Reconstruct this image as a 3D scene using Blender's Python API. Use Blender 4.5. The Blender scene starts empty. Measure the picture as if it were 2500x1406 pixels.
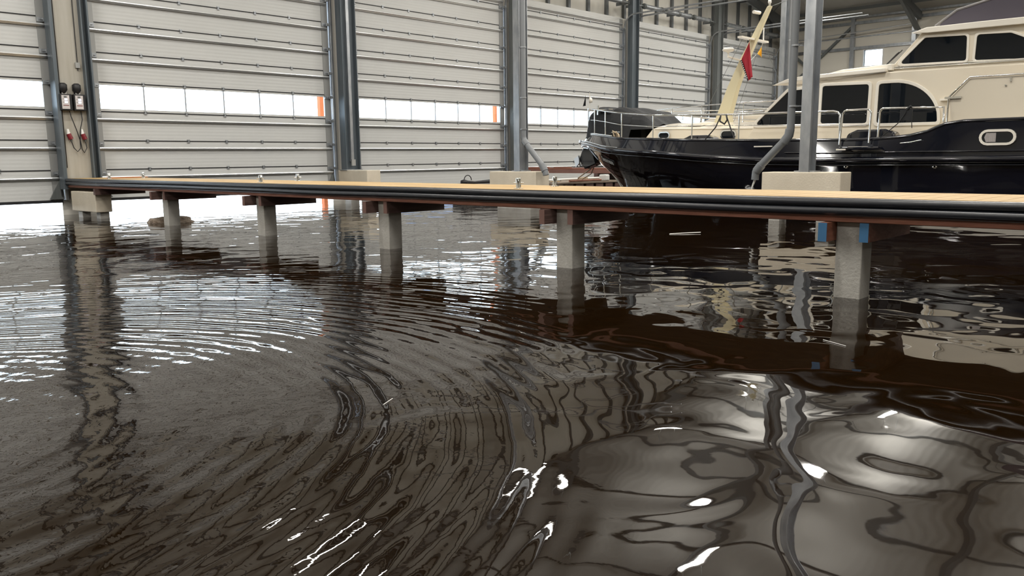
import bpy, bmesh, math, random
from mathutils import Vector, Matrix
random.seed(7)
C = bpy.context.scene.collection
S = bpy.context.scene
PI = math.pi

# ------------------------------------------------------------------ camera, world, exposure
cd = bpy.data.cameras.new('camera'); cam = bpy.data.objects.new('camera', cd); C.objects.link(cam)
cd.sensor_width = 36; cd.lens = 36 * 2005.2 / 2500; cd.clip_start = .05; cd.clip_end = 2000
PITCH, ROLL, YAW = .157278, -.0107144, .751726
F = Vector((math.cos(YAW)*math.cos(PITCH), math.sin(YAW)*math.cos(PITCH), -math.sin(PITCH)))
R0 = Vector((math.sin(YAW), -math.cos(YAW), 0)); U0 = R0.cross(F)
R = R0*math.cos(ROLL)+U0*math.sin(ROLL); U = -R0*math.sin(ROLL)+U0*math.cos(ROLL)
M = Matrix((R, U, -F)).transposed().to_4x4(); M.translation = Vector((0, 0, 1.0))
cam.matrix_world = M; S.camera = cam

w = bpy.data.worlds.new('world'); S.world = w; w.use_nodes = True
bg = w.node_tree.nodes['Background']; bg.inputs[0].default_value = (.80, .90, 1.0, 1); bg.inputs[1].default_value = 7.0
S.view_settings.view_transform = 'Standard'; S.view_settings.look = 'None'
S.view_settings.exposure = 0.0; S.view_settings.gamma = 1
S.cycles.use_denoising = True
S.cycles.max_bounces = 8; S.cycles.caustics_reflective = False; S.cycles.caustics_refractive = False
S.cycles.sample_clamp_indirect = 6
LAMP_W = 84.0

# ------------------------------------------------------------------ helpers
def tag(o, label=None, cat=None, group=None, kind=None):
    if label: o['label'] = label
    if cat: o['category'] = cat
    if group: o['group'] = group
    if kind: o['kind'] = kind
    return o

def empty(name, loc=(0, 0, 0), parent=None):
    o = bpy.data.objects.new(name, None); C.objects.link(o); o.location = loc
    o.empty_display_size = .2
    if parent: o.parent = parent
    return o

class MB:
    """collects shapes in world coordinates, links them as one mesh object"""
    def __init__(s): s.v = []; s.f = []; s.sm = []
    def add(s, vs, fs, sm=False):
        n = len(s.v); s.v += [tuple(v) for v in vs]; s.f += [tuple(i+n for i in f) for f in fs]; s.sm += [sm]*len(fs); return s
    def box(s, x0, x1, y0, y1, z0, z1):
        x0, x1 = sorted((x0, x1)); y0, y1 = sorted((y0, y1)); z0, z1 = sorted((z0, z1))
        v = [(x, y, z) for z in (z0, z1) for y in (y0, y1) for x in (x0, x1)]
        return s.add(v, [(0, 2, 3, 1), (4, 5, 7, 6), (0, 1, 5, 4), (2, 6, 7, 3), (0, 4, 6, 2), (1, 3, 7, 5)])
    def bar(s, a, b, wd, ht, up=(0, 0, 1)):
        a, b = Vector(a), Vector(b); d = (b-a).normalized(); side = d.cross(Vector(up)).normalized(); u = side.cross(d)
        v = []
        for p in (a, b):
            for i, j in ((-1, -1), (1, -1), (1, 1), (-1, 1)): v.append(p+side*i*wd/2+u*j*ht/2)
        return s.add(v, [(3, 2, 1, 0), (4, 5, 6, 7), (0, 1, 5, 4), (1, 2, 6, 5), (2, 3, 7, 6), (3, 0, 4, 7)])
    def tube(s, pts, r, n=8, rz=None, cap=True):
        pts = [Vector(p) for p in pts]; rings = []
        rr = list(r) if isinstance(r, (list, tuple)) else [r]*len(pts)
        keep = [0]+[i for i in range(1, len(pts)) if (pts[i]-pts[i-1]).length > 1e-5]
        pts = [pts[i] for i in keep]; rr = [rr[i] for i in keep]
        prev = None
        for i, p in enumerate(pts):
            if i == 0: d = pts[1]-p
            elif i == len(pts)-1: d = p-pts[i-1]
            else: d = (pts[i+1]-p).normalized()+(p-pts[i-1]).normalized()
            if d.length < 1e-9: d = Vector((0, 0, 1))
            d.normalize()
            if prev is None:
                ref = Vector((0, 0, 1)) if abs(d.z) < .9 else Vector((1, 0, 0))
                a = d.cross(ref).normalized()
            else:
                a = prev-d*prev.dot(d)
                if a.length < .05: a = d.cross(Vector((1, 0, 0)) if abs(d.x) < .9 else Vector((0, 1, 0)))
                a.normalize()
            prev = a; b = d.cross(a)
            rings.append([p+(a*math.cos(2*PI*k/n)+b*math.sin(2*PI*k/n))*rr[i] for k in range(n)])
        v = [q for ring in rings for q in ring]; f = []
        for i in range(len(pts)-1):
            for k in range(n):
                a0 = i*n+k; a1 = i*n+(k+1) % n
                f.append((a0, a1, a1+n, a0+n))
        s.add(v, f, True)
        if cap:
            m = len(pts)-1
            s.add(rings[0], [tuple(reversed(range(n)))]); s.add(rings[m], [tuple(range(n))])
        return s
    def prism(s, poly, axis, a0, a1):
        """poly: 2D list; axis x -> (y,z), y -> (x,z), z -> (x,y)"""
        def P(q, t):
            return {'x': (t, q[0], q[1]), 'y': (q[0], t, q[1]), 'z': (q[0], q[1], t)}[axis]
        n = len(poly); v = [P(q, a0) for q in poly]+[P(q, a1) for q in poly]
        f = [tuple(range(n)), tuple(reversed(range(n, 2*n)))]+[(i, i+n, (i+1) % n+n, (i+1) % n) for i in range(n)]
        return s.add(v, f)
    def ring(s, outer, inner, axis, a0, a1):
        def P(q, t):
            return {'x': (t, q[0], q[1]), 'y': (q[0], t, q[1])}[axis]
        n = len(outer)
        v = [P(q, a0) for q in outer]+[P(q, a1) for q in outer]+[P(q, a0) for q in inner]+[P(q, a1) for q in inner]
        f = []
        for i in range(n):
            j = (i+1) % n
            f += [(i, i+n, j+n, j), (i+2*n, j+2*n, j+3*n, i+3*n), (i, j, j+2*n, i+2*n), (i+n, i+3*n, j+3*n, j+n)]
        return s.add(v, f)
    def lathe(s, c, prof, n=16, axis='z'):
        v = []; f = []
        for r, h in prof:
            for k in range(n):
                a = 2*PI*k/n
                if axis == 'z': v.append((c[0]+r*math.cos(a), c[1]+r*math.sin(a), c[2]+h))
                elif axis == 'y': v.append((c[0]+r*math.cos(a), c[1]+h, c[2]+r*math.sin(a)))
                else: v.append((c[0]+h, c[1]+r*math.cos(a), c[2]+r*math.sin(a)))
        for i in range(len(prof)-1):
            for k in range(n):
                f.append((i*n+k, i*n+(k+1) % n, (i+1)*n+(k+1) % n, (i+1)*n+k))
        return s.add(v, f, True)
    def grid(s, rows, sm=True, flip=False):
        m = len(rows[0]); v = [q for r in rows for q in r]; f = []
        for i in range(len(rows)-1):
            for k in range(m-1):
                q = (i*m+k, i*m+k+1, (i+1)*m+k+1, (i+1)*m+k)
                f.append(tuple(reversed(q)) if flip else q)
        return s.add(v, f, sm)
    def build(s, name, mat, parent=None, bevel=0, normals=True):
        me = bpy.data.meshes.new(name)
        org = Vector((0, 0, 0))
        if parent is not None: org = parent.location.copy() if parent.parent is None else parent.parent.location+parent.location
        else:
            xs = [q[0] for q in s.v]; ys = [q[1] for q in s.v]; zs = [q[2] for q in s.v]
            org = Vector(((min(xs)+max(xs))/2, (min(ys)+max(ys))/2, min(zs)))
        me.from_pydata([Vector(q)-org for q in s.v], [], s.f)
        for p, sm in zip(me.polygons, s.sm): p.use_smooth = sm
        if normals:
            bm = bmesh.new(); bm.from_mesh(me); bmesh.ops.recalc_face_normals(bm, faces=bm.faces); bm.to_mesh(me); bm.free()
        me.materials.append(mat); me.update()
        o = bpy.data.objects.new(name, me); C.objects.link(o)
        if parent is not None: o.parent = parent
        else: o.location = org
        if bevel:
            b = o.modifiers.new('bevel', 'BEVEL'); b.width = bevel; b.segments = 2; b.limit_method = 'ANGLE'; b.angle_limit = .6
        return o

def copy_tree(o, loc=None):
    c = o.copy(); C.objects.link(c)
    if loc is not None: c.location = loc
    for ch in list(o.children):
        d = ch.copy(); C.objects.link(d); d.parent = c
        for g in list(ch.children):
            e = g.copy(); C.objects.link(e); e.parent = d
    return c

def rounded(poly, r, n=5):
    out = []; m = len(poly)
    rs = r if isinstance(r, (list, tuple)) else [r]*m
    for i in range(m):
        p0, p, p1 = Vector(poly[i-1]), Vector(poly[i]), Vector(poly[(i+1) % m])
        a, b = (p0-p), (p1-p); la, lb = a.length, b.length; a.normalize(); b.normalize()
        ang = math.acos(max(-1, min(1, a.dot(b))))
        t = min(rs[i]/max(math.tan(ang/2), 1e-3), la*.45, lb*.45)
        s, e = p+a*t, p+b*t
        for k in range(n+1):
            u = k/n; out.append(tuple(s*(1-u)**2+p*2*u*(1-u)+e*u*u))
    return out

def offset(poly, d):
    m = len(poly); area = sum(poly[i-1][0]*poly[i][1]-poly[i][0]*poly[i-1][1] for i in range(m))
    sg = 1 if area > 0 else -1; out = []
    for i in range(m):
        p0, p, p1 = Vector(poly[i-1]), Vector(poly[i]), Vector(poly[(i+1) % m])
        e0 = (p-p0).normalized(); e1 = (p1-p).normalized()
        n0 = Vector((e0.y, -e0.x))*sg; n1 = Vector((e1.y, -e1.x))*sg
        q = (n0+n1); q = q/max(q.length_squared/2, .3)
        out.append(tuple(p+q*d))
    return out

def lerp_table(tab, x):
    tab = sorted(tab)
    if x <= tab[0][0]: return tab[0][1]
    for (a, va), (b, vb) in zip(tab, tab[1:]):
        if x <= b: return va+(vb-va)*(x-a)/(b-a)
    return tab[-1][1]

# ------------------------------------------------------------------ materials
def mat(name, col, rough=.5, metal=0, bump=None, vary=None, spec=.5, coat=0):
    m = bpy.data.materials.new(name); m.use_nodes = True; nt = m.node_tree; b = nt.nodes['Principled BSDF']
    b.inputs['Base Color'].default_value = (*col, 1); b.inputs['Roughness'].default_value = rough
    b.inputs['Metallic'].default_value = metal; b.inputs['Specular IOR Level'].default_value = spec
    b.inputs['Coat Weight'].default_value = coat; b.inputs['Coat Roughness'].default_value = .03
    geo = nt.nodes.new('ShaderNodeNewGeometry')
    if vary:
        scale, col2, amt, stretch = vary
        mp = nt.nodes.new('ShaderNodeMapping'); mp.inputs['Scale'].default_value = stretch
        nz = nt.nodes.new('ShaderNodeTexNoise'); nz.inputs['Scale'].default_value = scale; nz.inputs['Detail'].default_value = 5
        rp = nt.nodes.new('ShaderNodeValToRGB'); rp.color_ramp.elements[0].position = .35; rp.color_ramp.elements[1].position = .68
        rp.color_ramp.elements[0].color = (*col, 1)
        rp.color_ramp.elements[1].color = tuple(c0+(c1-c0)*amt for c0, c1 in zip(col, col2))+(1,)
        nt.links.new(geo.outputs['Position'], mp.inputs[0]); nt.links.new(mp.outputs[0], nz.inputs['Vector'])
        nt.links.new(nz.outputs['Fac'], rp.inputs[0]); nt.links.new(rp.outputs[0], b.inputs['Base Color'])
    if bump:
        scale, st, stretch = bump
        mp = nt.nodes.new('ShaderNodeMapping'); mp.inputs['Scale'].default_value = stretch
        nz = nt.nodes.new('ShaderNodeTexNoise'); nz.inputs['Scale'].default_value = scale; nz.inputs['Detail'].default_value = 4
        bp = nt.nodes.new('ShaderNodeBump'); bp.inputs['Strength'].default_value = st; bp.inputs['Distance'].default_value = .02
        nt.links.new(geo.outputs['Position'], mp.inputs[0]); nt.links.new(mp.outputs[0], nz.inputs['Vector'])
        nt.links.new(nz.outputs['Fac'], bp.inputs['Height']); nt.links.new(bp.outputs[0], b.inputs['Normal'])
    return m

def ribbed(name, col, axis, pitch, depth, rough=.45):
    m = mat(name, col, rough); nt = m.node_tree; b = nt.nodes['Principled BSDF']
    geo = nt.nodes.new('ShaderNodeNewGeometry'); sp = nt.nodes.new('ShaderNodeSeparateXYZ'); nt.links.new(geo.outputs['Position'], sp.inputs[0])
    mu = nt.nodes.new('ShaderNodeMath'); mu.operation = 'MULTIPLY'; mu.inputs[1].default_value = 2*PI/pitch
    nt.links.new(sp.outputs[axis], mu.inputs[0])
    si = nt.nodes.new('ShaderNodeMath'); si.operation = 'SINE'; nt.links.new(mu.outputs[0], si.inputs[0])
    bp = nt.nodes.new('ShaderNodeBump'); bp.inputs['Strength'].default_value = 1; bp.inputs['Distance'].default_value = depth
    nt.links.new(si.outputs[0], bp.inputs['Height']); nt.links.new(bp.outputs[0], b.inputs['Normal'])
    return m

def emit(name, col, st):
    m = bpy.data.materials.new(name); m.use_nodes = True; nt = m.node_tree; nt.nodes.clear()
    o = nt.nodes.new('ShaderNodeOutputMaterial'); e = nt.nodes.new('ShaderNodeEmission')
    e.inputs[0].default_value = (*col, 1); e.inputs[1].default_value = st; nt.links.new(e.outputs[0], o.inputs[0]); return m

def pane_mat():
    m = bpy.data.materials.new('clear_pane'); m.use_nodes = True; nt = m.node_tree; nt.nodes.clear()
    o = nt.nodes.new('ShaderNodeOutputMaterial'); t = nt.nodes.new('ShaderNodeBsdfTransparent'); g = nt.nodes.new('ShaderNodeBsdfGlossy')
    g.inputs['Roughness'].default_value = .02; t.inputs[0].default_value = (.93, .96, .97, 1)
    lw = nt.nodes.new('ShaderNodeLayerWeight'); pw = nt.nodes.new('ShaderNodeMath'); pw.operation = 'POWER'; pw.inputs[1].default_value = 5
    ml = nt.nodes.new('ShaderNodeMath'); ml.operation = 'MULTIPLY_ADD'; ml.inputs[1].default_value = .9; ml.inputs[2].default_value = .04
    nt.links.new(lw.outputs['Facing'], pw.inputs[0]); nt.links.new(pw.outputs[0], ml.inputs[0]); mx = nt.nodes.new('ShaderNodeMixShader')
    nt.links.new(ml.outputs[0], mx.inputs[0]); nt.links.new(t.outputs[0], mx.inputs[1]); nt.links.new(g.outputs[0], mx.inputs[2])
    nt.links.new(mx.outputs[0], o.inputs[0]); return m

def wood(name, c1, c2, scale, stretch, rough=.6):
    return mat(name, c1, rough, vary=(scale, c2, 1, stretch), bump=(scale*2, .15, stretch))

MAT = dict(
    panel=ribbed('door_panel_paint', (.60, .608, .60), 2, .07, .0004, .42),
    panel_end=mat('door_end_cap', (.36, .365, .36), .45, .3),
    galv=mat('galvanised_steel', (.46, .48, .50), .35, .75, vary=(9, (.30, .32, .35), .8, (1, 1, .4))),
    galv_bright=mat('bright_galvanised_strip', (.72, .73, .74), .32, .8),
    slate=mat('slate_painted_steel', (.10, .125, .145), .45, .3, vary=(3, (.16, .18, .20), .7, (4, 4, .3))),
    steel_dark=mat('dark_grey_steel', (.15, .165, .165), .5, .3, vary=(4, (.22, .23, .23), .7, (4, 4, .3))),
    beige=mat('beige_column_cladding', (.47, .45, .40), .6, vary=(2.5, (.37, .34, .28), .6, (5, 5, .4))),
    black=mat('black_seal', (.012, .012, .014), .5),
    rubber=mat('black_rubber_fender', (.016, .018, .024), .32, bump=(1.5, .5, (1, 1, 1)), spec=.6),
    concrete=mat('pale_concrete', (.47, .455, .42), .8, vary=(5, (.36, .34, .31), .7, (1, 1, 1)), bump=(45, .25, (1, 1, 1))),
    paleconcrete=mat('smooth_pale_concrete', (.70, .625, .505), .75, vary=(3, (.60, .53, .42), .7, (1, 1, 1)), bump=(40, .15, (1, 1, 1))),
    deckwood=wood('fresh_pine_decking', (.40, .255, .10), (.53, .365, .165), 4, (1, .35, 5), .55),
    redwood=wood('red_brown_hardwood', (.19, .062, .032), (.30, .12, .075), 5, (2, .6, 6), .55),
    darkwood=wood('dark_beam_wood', (.085, .045, .038), (.14, .085, .075), 6, (.6, 3, 6), .6),
    endwood=mat('weathered_beam_end', (.16, .085, .07), .7),
    bluepaint=mat('blue_end_paint', (.045, .15, .30), .5),
    chrome=mat('polished_stainless', (.82, .82, .80), .08, 1),
    hull=mat('navy_gloss_paint', (.006, .007, .013), .06, spec=.6, coat=1),
    cream=mat('cream_gelcoat', (.72, .655, .54), .22, coat=.4),
    creamlight=mat('light_cream_trim', (.80, .76, .68), .2, coat=.4),
    glass=mat('dark_tinted_glass', (.004, .006, .009), .02, spec=.5),
    canvas=mat('black_canvas', (.011, .012, .014), .75, bump=(5, .8, (1, 1, 1))),
    canopy=mat('grey_purple_canvas', (.075, .066, .085), .8),
    canopy_edge=mat('grey_canvas_piping', (.22, .21, .21), .7),
    red=mat('red_flag_cloth', (.34, .012, .028), .7), yellow=mat('yellow_flag_cloth', (.80, .42, .03), .7),
    white=mat('white_plastic', (.78, .77, .74), .35), grey_pvc=mat('grey_pvc', (.17, .18, .19), .38),
    wall=ribbed('wall_cladding', (.78, .745, .66), 2, .33, .002), wallup=ribbed('upper_wall_cladding', (.78, .755, .69), 0, .3, .003),
    ceil=ribbed('ceiling_sheet', (.52, .51, .48), 1, .3, .004, .6),
    beam=mat('roof_beam_steel', (.16, .17, .175), .5, .3),
    redplastic=mat('red_connector_plastic', (.20, .014, .022), .4), blueplastic=mat('blue_buoy_plastic', (.03, .09, .19), .4),
    rope=mat('beige_rope', (.45, .36, .25), .8), stone=mat('mottled_stone', (.17, .12, .085), .9, vary=(14, (.42, .35, .28), 1, (1, 1, 1)), bump=(20, 1, (1, 1, 1))),
    orange=mat('orange_paint', (.72, .19, .06), .6), steel_text=mat('silver_lettering', (.95, .95, .93), .35, 0),
    pane=pane_mat(), lamp=emit('lamp_diffuser', (1, .96, .88), 14), led=emit('display_glow', (.85, .85, 1), 1.6),
    face=mat('pale_box_face', (.62, .58, .58), .5), hill=mat('hazy_blue_hill', (.10, .15, .26), .9),
    curtain=mat('grey_curtain', (.40, .37, .36), .8, bump=(8, .8, (1, 12, .3))),
)

def water_mat():
    m = bpy.data.materials.new('dark_harbour_water'); m.use_nodes = True; nt = m.node_tree; N = nt.nodes; L = nt.links
    b = N['Principled BSDF']; b.inputs['Base Color'].default_value = (.008, .0038, .0010, 1); b.inputs['Roughness'].default_value = .015
    b.inputs['IOR'].default_value = 1.40
    geo = N.new('ShaderNodeNewGeometry')
    def math_(op, a, bb=None, cc=None):
        n = N.new('ShaderNodeMath'); n.operation = op
        for i, v in enumerate((a, bb, cc)):
            if v is None: continue
            if isinstance(v, (int, float)): n.inputs[i].default_value = v
            else: L.new(v, n.inputs[i])
        return n.outputs[0]
    def noise(scale, detail, stretch=(1, 1, 1), rot=0, dist=0):
        mp = N.new('ShaderNodeMapping'); mp.inputs['Scale'].default_value = stretch; mp.inputs['Rotation'].default_value = (0, 0, rot)
        nz = N.new('ShaderNodeTexNoise'); nz.inputs['Scale'].default_value = scale; nz.inputs['Detail'].default_value = detail
        nz.inputs['Roughness'].default_value = .45; nz.inputs['Distortion'].default_value = dist
        L.new(geo.outputs['Position'], mp.inputs[0]); L.new(mp.outputs[0], nz.inputs['Vector']); return nz.outputs['Fac']
    def smooth(v, lo, hi, a=0, bb=1):
        n = N.new('ShaderNodeMapRange'); n.interpolation_type = 'SMOOTHSTEP'; L.new(v, n.inputs['Value'])
        n.inputs['From Min'].default_value = lo; n.inputs['From Max'].default_value = hi
        n.inputs['To Min'].default_value = a; n.inputs['To Max'].default_value = bb; return n.outputs['Result']
    def dist(cx, cy):
        vs = N.new('ShaderNodeVectorMath'); vs.operation = 'DISTANCE'; vs.inputs[1].default_value = (cx, cy, 0); L.new(geo.outputs['Position'], vs.inputs[0]); return vs.outputs['Value']
    r = dist(.35, 3.75); w1 = noise(1.3, 2)
    rw = math_('ADD', r, math_('MULTIPLY', w1, .14))
    ring = math_('SINE', math_('MULTIPLY', rw, 2*PI/.115))
    ring2 = math_('SINE', math_('MULTIPLY', math_('ADD', rw, math_('MULTIPLY', noise(.8, 1), .3)), 2*PI/.33))
    env = math_('MULTIPLY', smooth(r, 1.2, 1.9, .35, 1), smooth(r, 2.6, 5.5, 1, .12))
    vd = N.new('ShaderNodeVectorMath'); vd.operation = 'DOT_PRODUCT'; vd.inputs[1].default_value = (.683, -.731, 0); L.new(geo.outputs['Position'], vd.inputs[0])
    calm = smooth(math_('ADD', vd.outputs['Value'], math_('MULTIPLY', noise(.9, 1), .8)), .1, .9, 1, .06)
    env = math_('MULTIPLY', env, calm)
    h = math_('MULTIPLY', math_('MULTIPLY', ring, env), RING_A)
    h = math_('ADD', h, math_('MULTIPLY', math_('MULTIPLY', ring2, env), RING2_A))
    # fine chop inside the disturbed area, stretched streaks further out, slow swell close to the camera
    h = math_('ADD', h, math_('MULTIPLY', math_('MULTIPLY', noise(11, 3, dist=.6), math_('MULTIPLY', calm, smooth(r, 1.0, 2.2, 1, .3))), CHOP_A))
    h = math_('ADD', h, math_('MULTIPLY', math_('MULTIPLY', noise(4.5, 2, (1, 1, 1), .75), smooth(math_('MULTIPLY', calm, 1.0), 0, 1, .08, 1)), FINE_A))
    h = math_('ADD', h, math_('MULTIPLY', noise(1.9, 1, (1, 1, 1), .4, .6), SWELL_A))
    bp = N.new('ShaderNodeBump'); bp.inputs['Strength'].default_value = 1; bp.inputs['Distance'].default_value = 1
    L.new(h, bp.inputs['Height']); L.new(bp.outputs[0], b.inputs['Normal']); return m
RING_A, RING2_A, CHOP_A, FINE_A, SWELL_A = .00095, .0011, .0016, .0020, .0115

# ------------------------------------------------------------------ the setting
YW = 17.1                                    # inner face of the door wall
CX = [-.15, 6.04, 12.25, 18.36, 24.3, 30.1, 35.9]   # wall columns
EAVE, RIDGE, XE, XL, XR = 6.75, 11.7, 37.0, -12.5, 12.25
def roof_z(x): return EAVE+(RIDGE-EAVE)*(1-abs(x-XR)/(XE-XR))

wm = MB(); wm.add([(-150, -14, 0), (260, -14, 0), (260, 260, 0), (-150, 260, 0)], [(0, 1, 2, 3)])
tag(wm.build('water', water_mat(), normals=False), kind='structure')

# wall with the boat doors: piers between doors, lintel above, gable
wb = MB()
for c in CX: wb.box(c-.33, c+.33, YW+.06, YW+.3, -.6, 5.68)
wb.box(XL, CX[0]-.33, YW+.06, YW+.3, -.6, 5.68); wb.box(CX[-1]+.33, XE, YW+.06, YW+.3, -.6, 5.68)
wall_back = wb.build('wall_back', MAT['wallup']); tag(wall_back, kind='structure')
MB().prism([(XL, 5.6), (XE, 5.6), (XE, EAVE), (XR, RIDGE), (XL, EAVE)], 'y', YW+.5, YW+.7).build('gable_panel', MAT['wallup'], wall_back)
x = 1.0
while x < 36.8:
    MB().box(x-.055, x+.055, YW+.40, YW+.5, 5.6, roof_z(x)).build('stud', MAT['beam'], wall_back); x += 1.03
MB().box(XL, XE, YW+.3, YW+.5, 5.55, 5.7).build('lintel_angle', MAT['beam'], wall_back)

wr = MB(); wr.box(XE, XE+.2, -14, 12.96, -.6, 7).box(XE, XE+.2, 13.73, YW+.7, -.6, 7).box(XE, XE+.2, 12.96, 13.73, -.6, 4.73).box(XE, XE+.2, 12.96, 13.73, 5.4, 7)
wall_right = wr.build('wall_right', MAT['wall']); tag(wall_right, kind='structure')
for z in (6.55, 5.5, 3.4): MB().box(XE-.09, XE, -14, YW, z-.06, z+.06).build('girt', MAT['galv'], wall_right)
MB().box(XE-.25, XE, -14, YW, 6.72, 6.95).build('eaves_beam', MAT['galv'], wall_right)
for y in (14.2, 11.7, 8.6, 5.6): MB().box(XE-.2, XE-.05, y-.08, y+.08, -.5, 6.8).build('wall_post', MAT['galv'], wall_right)
for a, b_ in (((XE-.12, 14.2, 6.45), (XE-.12, 17.0, 4.0)), ((XE-.12, 17.0, 5.6), (XE-.12, 14.3, 3.2))): MB().bar(a, b_, .1, .1).build('brace', MAT['steel_dark'], wall_right)
MB().tube([(XE-.5, 16.9, 5.98), (XE-.5, 11.6, 6.22)], .025, 8).build('cable_tray', MAT['galv_bright'], wall_right)
w1 = MB().ring([(12.9, 4.67), (13.79, 4.67), (13.79, 5.46), (12.9, 5.46)], [(12.96, 4.73), (13.73, 4.73), (13.73, 5.4), (12.96, 5.4)], 'x', XE-.03, XE+.1).build('window_1', MAT['white']); tag(w1, kind='structure')
MB().box(XE+.05, XE+.06, 12.96, 13.73, 4.73, 5.4).build('pane', MAT['pane'], w1)
wl = MB().box(XL-.2, XL, -14, YW, -.6, 7).build('wall_left', MAT['wall']); tag(wl, kind='structure')
wf = MB().prism([(XL, -.6), (XE, -.6), (XE, EAVE), (XR, RIDGE), (XL, EAVE)], 'y', -14.2, -14).build('wall_front', MAT['wall']); tag(wf, kind='structure')
ce = MB(); ce.prism([(XL-.3, EAVE-.06), (XR, RIDGE), (XE+.3, EAVE-.06), (XE+.3, EAVE+.14), (XR, RIDGE+.2), (XL-.3, EAVE+.14)], 'y', -14.2, YW+.8)
ceiling = ce.build('ceiling', MAT['ceil']); tag(ceiling, kind='structure')
for y in (16.85, 11.5, 5.5, -.5, -6.5):
    rb = MB()
    for sx in (-1, 1):
        xe = XE if sx > 0 else XL
        a = Vector((xe-sx*.2, y, EAVE-.22)); b_ = Vector((XR, y, RIDGE-.22))
        rb.bar(a, b_, .14, .3)
        rb.bar((xe-sx*.2, y, 5.9), (xe-sx*2.6, y, roof_z(xe-sx*2.6)-.3), .12, .22)
    rb.build('roof_beam', MAT['beam'], ceiling)
x = XL+1.5
while x < XE:
    MB().box(x-.035, x+.035, -14, YW+.5, roof_z(x)-.17, roof_z(x)-.04).build('purlin', MAT['beam'], ceiling); x += 2.45
for i, (x0, y0, x1, y1) in enumerate(((34.5, 11.5, 28.5, 16.85), (28.5, 11.5, 34.5, 16.85), (34.5, 5.5, 28.5, 11.5), (28.5, 5.5, 34.5, 11.5))):
    MB().tube([(x0, y0, roof_z(x0)-.3), (x1, y1, roof_z(x1)-.3)], .018, 6).build('tie_rod', MAT['steel_dark'], ceiling)

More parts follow.
